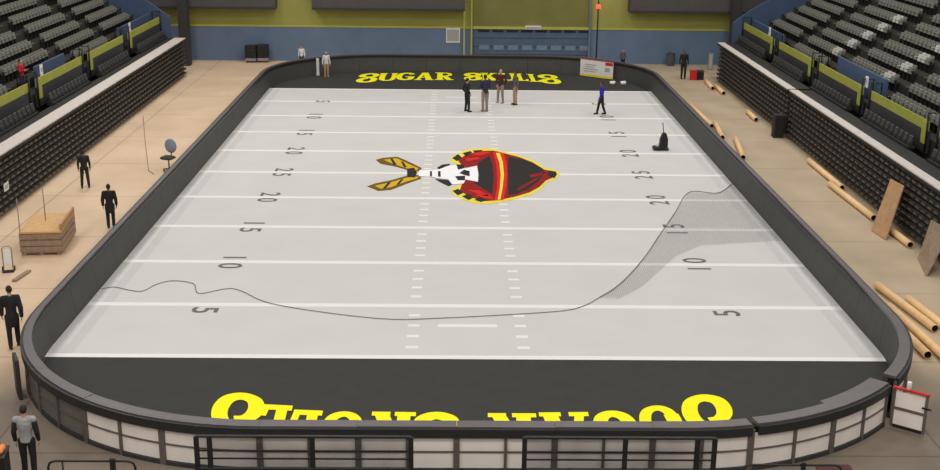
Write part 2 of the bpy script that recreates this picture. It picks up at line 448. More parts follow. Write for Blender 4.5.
GL = {   # glyphs drawn in a W x H metre cell with strokes of even weight
 'S': lambda W,H: sk(W,H,[(.70,.61),(.80,.66),(.85,.78),(.76,.89),(.5,.94),(.24,.87),(.14,.72),(.22,.63),(.5,.56),(.78,.45),(.86,.28),(.76,.12),(.5,.06),(.24,.11),(.15,.22),(.18,.34),(.32,.42),(.52,.44)],.46),
 'U': lambda W,H: sk(W,H,[(.22,.97),(.22,.5),(.23,.22),(.36,.10),(.56,.075),(.76,.14),(.85,.3),(.85,.6),(.85,.97)],.33)+sk(W,H,[(.2,.95),(.2,.4),(.24,.2)],.42)+rc(W,H,0,.42,.9,1)+rc(W,H,.66,1.02,.9,1),
 'G': lambda W,H: sk(W,H,[(.86,.76),(.72,.90),(.5,.93),(.26,.82),(.17,.5),(.26,.18),(.5,.075),(.74,.13),(.83,.3),(.83,.46)],.40)+rc(W,H,.52,1,.4,.5),
 'A': lambda W,H: sk(W,H,[(.18,.03),(.46,.97)],.26,False)+sk(W,H,[(.78,.03),(.52,.97)],.42,False)+rc(W,H,.0,.40,0,.08)+rc(W,H,.56,1,0,.08)+rc(W,H,.3,.7,.3,.38),
 'R': lambda W,H: rc(W,H,.12,.42,0,1)+sk(W,H,[(.3,.93),(.62,.93),(.80,.82),(.80,.66),(.62,.54),(.3,.53)],.3)+sk(W,H,[(.50,.52),(.78,.04)],.4,False)+rc(W,H,.0,.50,0,.08)+rc(W,H,.0,.3,.92,1)+rc(W,H,.62,1,0,.08),
 'K': lambda W,H: rc(W,H,.12,.42,0,1)+sk(W,H,[(.36,.44),(.76,.95)],.26,False)+sk(W,H,[(.46,.56),(.78,.04)],.4,False)+rc(W,H,.0,.48,0,.08)+rc(W,H,.0,.48,.92,1)+rc(W,H,.58,1,0,.08)+rc(W,H,.58,1,.92,1),
 'L': lambda W,H: rc(W,H,.14,.50,0,1)+rc(W,H,.0,.62,.92,1)+rc(W,H,.0,.97,0,.10)+sk(W,H,[(.84,.02),(.90,.22)],.2,False),
}
#          glyph centre half-width baseline height, in field metres measured from midfield towards an end
LET = [('S',-6.62,.70,-2.45,3.9,-.16),('U',-5.22,.62,-3.12,3.3,-.1),('G',-3.95,.66,-3.5,3.2,-.06),('A',-2.58,.68,-3.66,3.2,-.03),('R',-1.16,.66,-3.74,3.15,0),
       ('S',.9,.6,-3.72,3.15,0),('K',2.06,.6,-3.70,3.15,.02),('U',3.38,.6,-3.62,3.2,.05),('L',4.42,.41,-3.62,3.1,.08),('L',5.3,.43,-3.3,3.2,.11),('S',6.38,.70,-2.52,3.9,.16)]
def lettering(end):
    mb = MB(); z = .015
    for ch, cx, hw, base, h, rot in LET:
        for q in GL[ch](2*hw, h):
            out = []
            for u, v in q:
                lx = u-hw; ly = v
                x = cx+lx*math.cos(rot)-ly*math.sin(rot)*.25; y = -base+lx*math.sin(-rot)*1.0*(1)+ly
                out.append((x, y))
            if end < 0: out = [(-x, -y) for x, y in out]
            else: out = [(x, y+45.72) for x, y in out]
            z += .00004; mb.poly(out, z, 'paint_yellow')
    return mb
lettering(-1).build('lettering', field)['label'] = 'yellow slab lettering SUGAR SKULLS upside down in the near end zone'
lettering(1).build('lettering', field)['label'] = 'yellow slab lettering SUGAR SKULLS in the far end zone'

EM = {
'outline':[(-0.61,25.29),(-0.57,26.24),(-0.13,27.28),(0.28,28.0),(1.1,28.39),(1.64,28.17),(2.29,27.48),(2.93,26.81),(3.65,25.6),(4.13,24.11),(4.66,23.6),(4.74,22.79),(4.5,21.99),(4.01,21.3),(3.65,20.07),(3.11,19.06),(2.49,18.34),(1.78,17.81),(1.08,17.37),(0.4,17.52),(-0.05,18.1),(-0.45,18.96),(-0.61,19.67),(-0.15,20.75),(-0.14,24.5)],
'red':[(-0.24,25.58),(0.14,26.72),(0.82,27.67),(1.63,27.81),(2.28,27.13),(2.91,26.41),(3.56,25.27),(4.04,23.79),(4.48,23.29),(4.4,22.28),(3.96,21.58),(3.55,20.34),(3.02,19.37),(2.39,18.69),(1.56,18.01),(0.86,17.83),(0.3,18.54),(-0.18,19.59),(-0.03,21.22),(-0.01,24.24)],
'fe1':[(-0.53,26.02),(-0.23,26.93),(-0.03,26.14),(-0.29,25.36)],'fe2':[(0.01,27.17),(0.44,27.65),(0.56,26.85),(0.16,26.49)],'fe3':[(0.55,27.78),(1.04,27.91),(1.11,27.33),(0.7,26.97)],
'fe4':[(-0.51,19.58),(-0.25,19.95),(0.0,19.24),(-0.26,18.79)],'fe5':[(-0.07,18.62),(0.19,19.07),(0.48,18.46),(0.22,18.02)],'fe6':[(0.48,18.03),(0.74,18.55),(1.1,18.05),(0.77,17.7)],
'blackL':[(0.77,25.07),(1.41,26.65),(1.5,24.55),(1.49,22.49),(1.4,20.56),(1.31,19.01),(0.74,20.44),(0.45,21.24),(0.7,21.49),(0.78,24.26)],
'blackR':[(2.38,26.45),(3.02,26.02),(3.55,25.05),(3.98,23.79),(4.01,23.07),(3.56,21.38),(3.03,19.96),(2.44,19.13),(2.05,18.9),(2.17,22.51)],
'bandred':[(1.59,27.46),(2.15,27.25),(2.22,25.12),(2.16,22.51),(1.99,20.11),(1.79,18.06),(1.37,17.97),(1.56,20.1),(1.66,22.5),(1.68,25.1)],
'bandyel':[(1.75,27.23),(1.96,27.18),(2.04,25.11),(1.99,22.51),(1.83,20.11),(1.65,18.1),(1.53,18.06),(1.7,20.1),(1.83,22.5),(1.86,25.1)],
'tip':[(4.22,23.59),(4.58,23.34),(4.59,22.79),(4.41,22.08),(4.12,22.37)],
'skull':[(-0.71,24.38),(-0.01,24.61),(0.14,23.88),(0.71,24.42),(0.75,22.72),(0.7,21.2),(0.12,21.66),(0.02,20.89),(-0.52,20.69),(-0.71,21.64),(-1.19,21.82),(-1.5,22.1),(-2.12,22.18),(-2.21,22.78),(-2.13,23.39),(-1.53,23.41),(-1.15,23.63)],
'eye1':[(-0.32,24.6),(0.04,24.61),(0.11,23.88),(-0.24,23.55)],'eye2':[(-0.39,22.23),(0.1,22.35),(0.09,21.47),(-0.25,21.46)],'nose':[(0.06,23.56),(0.33,23.26),(0.32,22.26),(0.08,22.45),(-0.17,22.84)],
'teeth1':[(-1.62,23.2),(-1.52,23.2),(-1.5,22.2),(-1.6,22.2)],'teeth2':[(-1.22,23.21),(-1.1,23.22),(-1.08,22.11),(-1.21,22.11)],
'jaw1':[(-1.28,23.94),(-1.04,24.58),(-0.63,24.81),(-0.7,24.06),(-1.13,23.52)],'jaw2':[(-1.35,21.71),(-0.71,21.54),(-0.52,20.69),(-0.69,20.4),(-1.05,21.05)],
'bone1o':[(-4.43,25.55),(-4.06,26.01),(-3.35,26.26),(-2.83,25.38),(-2.04,23.91),(-2.12,23.18),(-2.53,23.27),(-3.39,24.18),(-4.12,24.69)],
'bone2o':[(-4.5,20.29),(-4.13,20.86),(-3.44,21.46),(-2.72,22.36),(-2.1,22.48),(-2.01,21.79),(-2.66,20.81),(-3.35,19.68),(-3.92,19.48)],
'bone1':[(-4.04,25.56),(-3.38,25.92),(-2.91,25.05),(-2.19,23.8),(-2.28,23.38),(-2.77,23.78),(-3.45,24.61)],'bone2':[(-4.16,20.39),(-3.42,21.07),(-2.7,21.97),(-2.14,22.18),(-2.21,21.79),(-2.72,21.19),(-3.37,20.14),(-3.83,19.85)],
'b1a':[(-3.71,25.8),(-3.58,25.8),(-3.31,24.5),(-3.47,24.5)],'b1b':[(-3.14,25.27),(-3.01,25.16),(-2.78,23.99),(-2.93,23.99)],'b2a':[(-3.56,20.98),(-3.42,21.07),(-3.6,19.95),(-3.74,19.9)],'b2b':[(-2.98,21.57),(-2.84,21.72),(-3.01,20.71),(-3.15,20.56)],
'hub':[(-2.77,23.68),(-2.42,23.9),(-2.24,22.88),(-2.33,21.98),(-2.68,22.06)]}
em = MB()
for k, z, m in [('outline',1,'logo_yellow'),('bone1o',1,'bone_brown'),('bone2o',1,'bone_brown'),('red',2,'logo_crimson'),('bone1',2,'logo_gold'),('bone2',2,'logo_gold'),
                ('fe1',3,'logo_black'),('fe2',3,'logo_black'),('fe3',3,'logo_black'),('fe4',3,'logo_black'),('fe5',3,'logo_black'),('fe6',3,'logo_black'),('blackL',3,'logo_black'),('blackR',3,'logo_black'),
                ('b1a',3,'logo_black'),('b1b',3,'logo_black'),('b2a',3,'logo_black'),('b2b',3,'logo_black'),('hub',4,'logo_black'),
                ('bandred',4,'logo_red'),('tip',4,'logo_black'),('bandyel',5,'logo_yellow'),('jaw1',4,'logo_black'),('jaw2',4,'logo_black'),('skull',5,'logo_white'),
                ('eye1',6,'logo_black'),('eye2',6,'logo_black'),('nose',6,'logo_black'),('teeth1',6,'logo_black'),('teeth2',6,'logo_black')]:
    em.poly(EM[k], .016+.004*z, m)
# feather strokes beside the skull
for p in ([(2.5,19.6),(3.4,21.4),(3.8,22.6),(3.25,21.5),(2.55,20.1)],[(3.2,22.6),(3.9,23.2),(3.9,22.7),(3.3,22.1)]):
    em.poly(p, .032, 'logo_crimson')
for p in ([(.3,26.9),(1.1,27.6),(1.5,27.3),(.9,26.6)],[(.1,25.9),(.75,26.3),(.9,25.9),(.25,25.3)],[(.15,19.8),(.75,19.7),(1.2,18.6),(.75,18.9)],[(.5,18.9),(.95,18.3),(1.35,18.2),(1.2,18.9)]):
    em.poly(p, .03, 'logo_red')
o = em.build('emblem', field); o['label'] = 'red black and yellow skull emblem with crossed bones at midfield'

# ------------------------------------------------------------------ stands on both sides
def ordn(i): return ['first','second','third','fourth','fifth','sixth','seventh','eighth','ninth','tenth','eleventh','twelfth','thirteenth','fourteenth','fifteenth','sixteenth'][i]
ROWD, ROWR, NROW = .83, .47, 17
SECT = [(42.8,49.2),(34.2,40.8),(25.6,32.2),(17.0,23.6),(8.4,15.0)]
SNAME = ['farthest','second farthest','middle','second nearest','nearest']
def seat_mesh():
    mb = MB()
    prof = [(-.23,.40),(.23,.40),(.23,.80),(.19,.86),(-.19,.86),(-.23,.80)]
    def bk(y,z,o): return (-.18-(z-.40)*.22-o, y, z)
    n = len(prof)
    vs = [bk(y,z,0) for y,z in prof]+[bk(y,z,.05) for y,z in prof]
    mb.add(vs, [list(range(n)), list(range(2*n-1,n-1,-1))]+[[i,i+n,(i+1)%n+n,(i+1)%n] for i in range(n)], 'seat')
    m = Matrix.Translation((-.06,0,.42)) @ Matrix.Rotation(math.radians(-14),4,'Y')
    mb.box(-.04,.04,-.215,.215,0,.36,'seat',m,bev=.02)
    for sy in (-1,1):
        mb.box(-.2,.1,sy*.25-.02,sy*.25+.02,.60,.645,'seat',bev=.008)
        mb.box(-.2,-.1,sy*.25-.018,sy*.25+.018,0,.6,'seat_frame')
    return mb.mesh('arena_seat')
SEAT = seat_mesh()
cam_loc = Vector((-.504, -33.222, 14.267))
seats = []
for side, x0, nm in ((-1, 21.4, 'left'), (1, 20.25, 'right')):
    # stepped concrete tier, in stretches: rows start higher where the vomitories are
    cuts = [(0,25.6,0),(25.6,32.2,1),(32.2,42.8,0),(42.8,51.2,1)]
    for i, (ya, yb, k0) in enumerate(cuts):
        xs = x0+ROWD*k0; pr = [(side*xs, 0)]
        for k in range(k0, NROW):
            z = 3.24+ROWR*k; pr += [(side*(x0+ROWD*k), z), (side*(x0+ROWD*(k+1)), z)]
        pr.append((side*(x0+ROWD*NROW), 0))
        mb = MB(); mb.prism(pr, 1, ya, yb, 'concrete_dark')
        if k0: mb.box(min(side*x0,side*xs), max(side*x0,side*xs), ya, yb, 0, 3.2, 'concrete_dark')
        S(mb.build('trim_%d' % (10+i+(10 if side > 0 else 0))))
    # blue vomitory fronts and the blue end wall of the stand
    xb = x0+.42 if side > 0 else x0+.5; zt = 4.6 if side > 0 else 4.3
    for j, (ya, yb) in enumerate((((27.4,32.1),(43.0,51.2)) if side < 0 else ((24.0,31.6),(42.9,51.2)))):
        mb = MB(); mb.box(min(side*xb,side*(xb+.12)), max(side*xb,side*(xb+.12)), ya, yb, 3.2, zt if j == 0 else 4.25, 'blue_stand'); S(mb.build('wall_vomitory_%s_%d' % (nm, j+1)))
    pr = [(side*(x0-.9),2.6),(side*(x0-.9),4.0)]+[(side*(x0+.3),4.9),(side*(x0+10),4.9+.566*9.7),(side*(x0+10),2.6)]
    mb = MB(); mb.prism(pr, 1, 51.2, 51.4, 'blue_stand'); S(mb.build('wall_stand_end_%s' % nm))
    # parapet under the green rail
    xp = x0-.2
    gaps = [(15.6,16.8),(24.2,25.4),(32.9,34.1),(41.5,42.7)]
    ys = [4.0]+[v for g in gaps for v in g]+[51.0]
    mb = MB()
    for a, c in zip(ys[::2], ys[1::2]): mb.box(min(side*xp,side*(xp+.14)), max(side*xp,side*(xp+.14)), a, c, 2.6, 3.6, 'charcoal')
    S(mb.build('trim_%d' % (30 if side < 0 else 31)))
    for q, (a, c) in enumerate(list(zip(ys[::2], ys[1::2]))[::-1]):
        root = empty('guard_rail', (side*xp, (a+c)/2, 3.6)); org = root.location[:]
        T(root, 'yellow-green guard rail panel with steel posts, %s along the %s stand' % (SNAME[q], nm), 'guard rail', 'yellow-green guard rails of the stands')
        p = MB(); p.box(min(side*xp,side*(xp+.06)), max(side*xp,side*(xp+.06)), a, c, 3.6, 4.03, 'green'); p.build('panel', root, org)
        p = MB(); p.box(min(side*(xp-.12),side*(xp-.06)), max(side*(xp-.12),side*(xp-.06)), a-.02, a+.4, 3.05, 4.0, 'green'); p.build('return_panel', root, org)
        for y in (a, c):
            p = MB(); p.tube([(side*(xp-.05),y,2.66),(side*(xp-.05),y,4.45)], .045, 'steel_dark', 8); p.tube([(side*(xp-.05),y,4.4),(side*(xp+.5),y,4.4),(side*(xp+.5),y,3.3)], .035, 'steel_dark', 8); p.build('post', root, org)
    # white section placards on the rail
    for q, y in enumerate((26.6, 43.6) if side < 0 else (25.3, 44.4)):
        p = MB(); p.box(side*(xp+.12)-.025, side*(xp+.12)+.025, y-.17, y+.17, 4.0, 4.55, 'white'); p.box(side*(xp+.085)-.008, side*(xp+.085)+.008, y-.1, y+.1, 4.2, 4.42, 'print_grey')
        T(p.build('section_sign'), 'small white upright placard on the guard rail, %s on the %s stand' % (('nearer' if q == 0 else 'farther'), nm), 'sign', 'white placards on the guard rails')
    # seats
    for s, (ya, yb) in enumerate(SECT):
        n = 12; pitch = (yb-ya)/n
        for k in range(NROW):
            if s in (0, 2) and k == 0: continue
            for i in range(n):
                loc = Vector((side*(x0+.52+ROWD*k), yb-pitch*(i+.5), 3.24+ROWR*k))
                seats.append((loc, side, nm, s, k, i))

# ------------------------------------------------------------------ camera
cam = bpy.data.objects.new('camera', bpy.data.cameras.new('camera')); COL.objects.link(cam); SC.camera = cam
th, ps, ro, fpx = .300677465, .0157224847, .0115831257, 1183.20786
fw = Vector((math.sin(ps)*math.cos(th), math.cos(ps)*math.cos(th), -math.sin(th)))
rt = Vector((math.cos(ps), -math.sin(ps), 0)); up = rt.cross(fw)
r2 = rt*math.cos(ro)+up*math.sin(ro); u2 = up*math.cos(ro)-rt*math.sin(ro)
mw = Matrix((r2, u2, -fw)).transposed().to_4x4(); mw.translation = cam_loc
cam.matrix_world = mw; cam.data.sensor_width = 36; cam.data.lens = fpx*36/940; cam.data.clip_end = 300
def in_view(p, m=6):
    d = p-cam_loc; z = d.dot(fw); x = 470+fpx*d.dot(r2)/z; y = 235-fpx*d.dot(u2)/z
    return -m < x < 940+m and -m < y < 470+m

# individual seats: the 300 that show largest; the remainder as one object
vis = [t for t in seats if in_view(t[0]+Vector((0,0,.6)), 10)]
vis.sort(key=lambda t: (t[0]-cam_loc).length)
base = bpy.data.objects.new('arena_seat', SEAT)
GLINT_SEAT = SEAT.copy(); GLINT_SEAT.materials[0] = M['seat_pale']
first = True
for loc, side, nm, s, k, i in vis[:300]:
    o = base if first else base.copy(); o.data = SEAT
    first = False
    pale = side > 0 and s < 3 and i in (9, 10) and k in (1,2,3,4,5)  # glints towards the row ends drawn as lighter-coloured seats
    if pale: o.data = GLINT_SEAT
    o.location = loc; o.rotation_euler = (0, 0, 0 if side < 0 else PI); COL.objects.link(o)
    T(o, ('pale' if pale else 'dark')+' grey folding seat, %s from the far aisle, %s row, %s %s block' % (ordn(i), ordn(k), SNAME[s], nm), 'seat', 'folding seats of the %s stand' % nm)
rest = MB(); sv = [v.co.copy() for v in SEAT.vertices]; sf = [list(p.vertices) for p in SEAT.polygons]; smi = [p.material_index for p in SEAT.polygons]
near_ids = {id(t) for t in vis[:300]}
for loc, side, nm, s, k, i in [t for t in seats if id(t) not in near_ids and t[4] < 12]:
    q = [loc+Vector((v.x*(1 if side < 0 else -1), v.y*(1 if side < 0 else -1), v.z)) for v in sv]
    for mi, key in ((0,'seat'),(1,'seat_frame')):
        rest.add(q, [f for f, m in zip(sf, smi) if m == mi], key)
if rest.v: T(rest.build('arena_seats'), 'remaining rows of dark grey folding seats high up in both stands', 'seats', None, 'stuff')

# telescopic bleachers pushed back against the stands
def bleacher(side, xf, ya, yb, top, label):
    root = empty('telescopic_bleacher', (side*xf, (ya+yb)/2, 0)); org = root.location[:]
    T(root, label, 'bleacher', 'closed telescopic bleachers')
    N = 9; dz = (top-.12)/N
    def X(a, b): return (min(side*a,side*b), max(side*a,side*b))
    body = MB(); body.box(*X(xf+.3, xf+1.25), ya, yb, .02, top-.06, 'bleacher_black'); body.build('body', root, org)
    for r in range(N):
        z = .1+r*dz; st = .012*r
        f = MB(); f.box(*X(xf+.06+st, xf+.3), ya, yb, z+.05, z+dz*.42, 'bleacher_black')
        f.build('row_fascia', root, org)
        f = MB(); n = int((yb-ya)/.62); out = [(side*(xf+.24), yb), (side*(xf+.24), ya)]
        for i in range(n):   # one toothed strip: tread noses with dark recesses between them
            y = ya+(yb-ya)*i/n+(.09 if r % 2 else 0)
            out += [(side*(xf+.2), y+.06), (side*(xf+st), y+.06), (side*(xf+st), y+.44), (side*(xf+.2), y+.44)]
        f.prism(out, 2, z+dz*.42, z+dz*.72, 'bleacher_nose')
        f.build('row_slat', root, org)
    f = MB(); dw = .75 if side < 0 else .45; f.box(*X(xf-.02, xf+dw), ya, yb, top-.06, top, 'deck'); f.build('deck', root, org)
    f = MB(); f.box(*X(xf+dw, xf+1.3), ya, yb, top-.07, top-.01, 'bleacher_black'); f.build('rear_deck', root, org)
    f = MB(); f.box(*X(xf-.03, xf+.03), ya, yb, top-.2, top-.06, 'bleacher_black'); f.build('deck_edge', root, org)
    return top
zl = bleacher(-1, 19.35, 8, 50.5, 2.66, 'closed black telescopic bleacher with pale deck along the whole left stand')
zr = bleacher(1, 18.15, 32.0, 50.3, 2.72, 'closed black telescopic bleacher, far half of the right stand')
zr = bleacher(1, 18.15, 4, 31.6, 2.72, 'closed black telescopic bleacher behind the leaning plywood sheet')
# rows of folded seats on the bleacher decks
for side, xs, zt, nm in ((-1, 20.72, 2.66, 'left'), (1, 19.55, 2.72, 'right')):
    for q, (a, c) in enumerate([(42.9,50.3),(34.3,40.7),(25.7,32.1),(17.1,23.5),(8.4,14.9)]):
        root = empty('folded_seat_row', (side*xs, (a+c)/2, zt)); org = root.location[:]
        T(root, 'row of folded black seats on the bleacher deck, %s on the %s side' % (SNAME[q], nm), 'seat row', 'folded seat rows on the bleacher decks')
        n = int((c-a)/.54)
        p = MB(); p.box(side*xs-.16, side*xs+.16, a, c, zt, zt+.12, 'bleacher_black'); p.build('beam', root, org)
        for i in range(n):
            y = a+(c-a)*(i+.5)/n
            m = Matrix.Translation((side*xs, y, zt+.12)) @ Matrix.Rotation(side*math.radians(9),4,'Y')
            p = MB(); p.box(-.045,.045,-.22,.22,0,.46,'charcoal',m,bev=.03); p.box(-side*.045-.03,-side*.045+.03,-.2,.2,.0,.2,'black',m,bev=.02); p.build('folded_seat', root, org)
p = MB(); p.box(-.02,.0,-.26,.26,0,.34,'white'); p.box(.0,.004,-.18,.18,.08,.26,'print_grey'); o = p.build('paper_sign'); o.location = (-19.32, 15.3, 1.05)
T(o, 'small white paper sign on the face of the left bleacher', 'sign')
m_ = Matrix.Rotation(math.atan2(-3.7,-7.4)+PI/2,4,'Z')
p = MB(); p.box(-.34,.34,-.05,.05,0,1.2,'charcoal',m_,bev=.02); p.box(-.3,.3,-.06,-.05,.1,1.1,'black',m_); o = p.build('padded_divider'); o.location = (-12.6,-2.72,0)
T(o, 'upright black panel standing outside the near left corner of the rink wall', 'panel')

# ------------------------------------------------------------------ people
def capsule(mb, a, b, ra, rb, k='skin', n=10):
    a, b = Vector(a), Vector(b); d = (b-a)
    L = d.length or 1e-4; d = d/L
    pts, rad = [], []
    for t in (1, .8, .45, 0): pts.append(a-d*ra*t*.98); rad.append(ra*math.sqrt(max(.0004,1-(t*.98)**2)))
    for t in (0, .45, .8, 1): pts.append(b+d*rb*t*.98); rad.append(rb*math.sqrt(max(.0004,1-(t*.98)**2)))
    mb.tube(pts, 0, k, n, True, rad)
def fuse(mb, name, key, voxel, parent, extra=None):
    me = mb.mesh(name); ob = bpy.data.objects.new(name, me); COL.objects.link(ob)
    r = ob.modifiers.new('r','REMESH'); r.mode = 'VOXEL'; r.voxel_size = voxel; r.use_smooth_shade = True
    s = ob.modifiers.new('s','SMOOTH'); s.factor = .5; s.iterations = 2
    dg = bpy.context.evaluated_depsgraph_get(); dg.update()
    nm = bpy.data.meshes.new_from_object(ob.evaluated_get(dg)); old = ob.data
    bpy.data.objects.remove(ob); bpy.data.meshes.remove(old)
    nm.materials.clear(); nm.materials.append(M[key])
    if extra:
        vs = [tuple(v.co) for v in nm.vertices]; fs = [list(p.vertices) for p in nm.polygons]
        o0 = len(vs); vs += [tuple(v) for v in extra.v]; fs += [[i+o0 for i in f] for f in extra.f]
        nm2 = bpy.data.meshes.new(name); nm2.from_pydata(vs, [], fs); nm2.materials.append(M[key])
        nm2.polygons.foreach_set('use_smooth', [True]*len(fs)); nm = nm2
    nm.name = name
    o = bpy.data.objects.new(name, nm); COL.objects.link(o); o.parent = parent; return o
def hand(mb, wr, dirv, palm_n, side, curl=.5):
    """palm, four jointed fingers of different lengths, and a thumb off the side of the palm"""
    d = Vector(dirv).normalized(); nrm = Vector(palm_n); nrm = (nrm-d*nrm.dot(d)).normalized(); sd = d.cross(nrm)*side
    wr = Vector(wr)
    for u in (-.024, -.008, .008, .024): capsule(mb, wr+sd*u*.6, wr+d*.085+sd*u, .014, .013)
    for u, ln in ((-.030,.066),(-.010,.076),(.010,.072),(.030,.056)):
        b0 = wr+d*.088+sd*u; d1 = (d+nrm*curl*.5).normalized(); d2 = (d+nrm*curl*1.5).normalized()
        m = b0+d1*ln*.5; capsule(mb, b0, m, .0095, .009, n=7); capsule(mb, m, m+d2*ln*.5, .009, .0075, n=7)
    b0 = wr+d*.02-sd*.028; d1 = (d*.7-sd*.7).normalized(); d2 = (d+nrm*.4-sd*.15).normalized()
    m = b0+d1*.04; capsule(mb, b0, m, .012, .0105, n=7); capsule(mb, m, m+d2*.032, .0105, .008, n=7)

def person(loc, face, h, label, top, legs, shoe='black', hair='hair', skin='skin', stride=.0, arms='down', lean=0.0, sleeve='long', vx=.013, spread=.0, trim=None, coat=False):
    """A standing or walking figure: one continuous body, clothes as children. Local +Y is the facing direction."""
    s = h/1.76
    root = empty('person', loc, face); root.scale = (s,s,s); T(root, label, 'person')
    V = Vector
    hip = {}; knee = {}; ank = {}; sh = {}; el = {}; wr = {}; hd = {}
    for sd in (-1, 1):
        st = stride*sd
        hip[sd] = V((sd*.095, 0, .91)); ank[sd] = V((sd*(.10+spread), st*.5, .085+(.04 if st < 0 else 0))); knee[sd] = V((sd*(.10+spread*.5), st*.22+.03, .49))
        sh[sd] = V((sd*.185, lean*.45, 1.42))
        if arms == 'down' or (arms == 'mixed' and sd < 0):
            el[sd] = V((sd*.245, lean*.3-.03-stride*sd*.2, 1.13)); wr[sd] = V((sd*.25, lean*.3+.05-stride*sd*.45, .89)); hd[sd] = (V((0,.12-stride*sd*.2,-1)), V((-sd,.2,0)))
        elif arms == 'folded':
            el[sd] = V((sd*.25, .06, 1.15)); wr[sd] = V((-sd*.02, .21, 1.2+.03*sd)); hd[sd] = (V((-sd,.1,.1)), V((0,-1,0)))
        elif arms == 'pocket':
            el[sd] = V((sd*.29, -.09, 1.14)); wr[sd] = V((sd*.205, .06, .95)); hd[sd] = (V((-sd*.1,.3,-1)), V((-sd,.1,0)))
        else:   # 'mixed' other arm / 'forward'
            el[sd] = V((sd*.24, .06, 1.14)); wr[sd] = V((sd*.17, .27, 1.2)); hd[sd] = (V((-sd*.2,.9,.3)), V((-sd,.0,-.2)))
    nk = V((0, lean*.5+.0, 1.47)); hc = V((0, lean*.62+.025, 1.635))
    def torso(mb, g):
        ks = ((.93,.135,.105,0),(1.02,.125,.095,lean*.1),(1.12,.125,.095,lean*.2),(1.22,.14,.105,lean*.3),(1.32,.155,.108,lean*.4),(1.40,.14,.09,lean*.45))
        for m_ in range(21):
            f_ = m_/20*5; i_ = min(4, int(f_)); t_ = f_-i_
            z, wx, wy, yy = (ks[i_][q_]*(1-t_)+ks[i_+1][q_]*t_ for q_ in range(4))
            mb.ell((0,yy,z), (wx+g, wy+g, .085+g*.5), 'skin', 16, 9)
        for sd in (-1,1): capsule(mb, (sd*.06, lean*.46, 1.43), sh[sd], .055+g, .06+g)
    B = MB(); torso(B, 0)
    capsule(B, (0,lean*.45,1.42), (hc.x,hc.y-.02,1.58), .058, .052)
    B.ell(hc, (.073,.092,.115), 'skin', 18, 14); B.ell(hc+V((0,.03,-.06)), (.05,.06,.06), 'skin')
    capsule(B, hc+V((0,.085,.01)), hc+V((0,.108,-.022)), .011, .014, n=8)
    for sd in (-1,1):
        B.ell(hc+V((sd*.076,-.005,-.01)), (.013,.022,.032), 'skin', 8, 6)
        capsule(B, hip[sd], knee[sd], .082, .056); capsule(B, knee[sd], ank[sd], .054, .04)
        capsule(B, ank[sd], ank[sd]+V((0,.13,-.05)), .042, .032)
        capsule(B, sh[sd], el[sd], .05, .04); capsule(B, el[sd], wr[sd], .039, .027)
    H = MB()
    for sd in (-1,1): hand(H, wr[sd], hd[sd][0], hd[sd][1], sd)
    fuse(B, 'body', skin, vx, root, H)
    C = MB(); torso(C, .018)
    for sd in (-1,1):
        capsule(C, sh[sd], el[sd], .064, .055)
        if sleeve == 'long': capsule(C, el[sd], el[sd].lerp(wr[sd], .93), .054, .041)
    C.ell((0,0,.92), (.158,.128,.07), 'skin', 16, 8)
    if coat:
        for z, w_ in ((.9,.17),(.84,.172),(.78,.175),(.72,.178),(.66,.18)): C.ell((0,0,z), (w_,.135,.07), 'skin', 16, 8)
        for sd in (-1,1): capsule(C, sh[sd], el[sd], .078, .072); capsule(C, el[sd], el[sd].lerp(wr[sd], .9), .07, .055)
    fuse(C, 'coat' if coat else 'shirt', top, vx, root)
    if trim:   # sleeves in another colour
        A = MB()
        for sd in (-1,1): capsule(A, sh[sd].lerp(el[sd],.25), el[sd], .07, .062); capsule(A, el[sd], el[sd].lerp(wr[sd], .93), .06, .047)
        fuse(A, 'sleeves', trim, vx, root)['label'] = 'dark sleeves'
    P = MB(); P.ell((0,0,.93), (.15,.12,.1), 'skin', 16, 8)
    for sd in (-1,1): capsule(P, hip[sd], knee[sd], .098, .073); capsule(P, knee[sd], knee[sd].lerp(ank[sd],.93), .073, .062)
    fuse(P, 'trousers', legs, vx, root)
    for sd in (-1,1):
        F = MB(); z0 = ank[sd].z-.085
        capsule(F, ank[sd]+V((0,-.03,-.035)), ank[sd]+V((0,.15,-.045)), .05, .04)
        F.box(ank[sd].x-.045, ank[sd].x+.045, ank[sd].y-.07, ank[sd].y+.19, z0, z0+.035, 'skin', bev=.012)
        fuse(F, 'shoe', shoe, .01, root)
    G = MB(); G.ell(hc+V((0,-.018,.022)), (.081,.092,.108), 'skin', 18, 12)
    gh = G.mesh('hair'); keep = []
    G2 = MB(); vs = G.v; fs = [f for f in G.f if sum(vs[i][1]-hc.y for i in f)/len(f) < .045 and sum(vs[i][2]-hc.z for i in f)/len(f) > -.075+max(0,sum(vs[i][1]-hc.y for i in f)/len(f))*1.3]
    G2.add(vs, fs, hair, True); G2.build('hair', root)
    for sd in (-1,1):
        E = MB(); E.ell(hc+V((sd*.03,.083,.012)), (.011,.008,.008), 'black', 8, 6); E.build('eye', root)
    Mo = MB(); Mo.ell(hc+V((0,.086,-.058)), (.022,.008,.006), 'cl_maroon', 8, 6); Mo.build('mouth', root)
    return root
D = math.radians
person((.35,38.25,.012), D(-60), 2.08, 'person in black, standing leftmost of the group at midfield far end', 'cl_black', 'cl_black', 'black', arms='pocket', vx=.016, spread=.06)
person((1.45,38.3,.012), D(25), 2.3, 'person in dark top and taupe trousers beside the person in black', 'cl_navy', 'cl_taupe', 'cl_taupe', skin='skin_dark', vx=.016, arms='folded')
person((2.5,41.2,.012), D(150), 2.15, 'person in maroon top and grey trousers, farthest back of the group', 'cl_maroon', 'cl_taupe', 'grey', hair='hair_grey', vx=.016, arms='pocket', spread=.05)
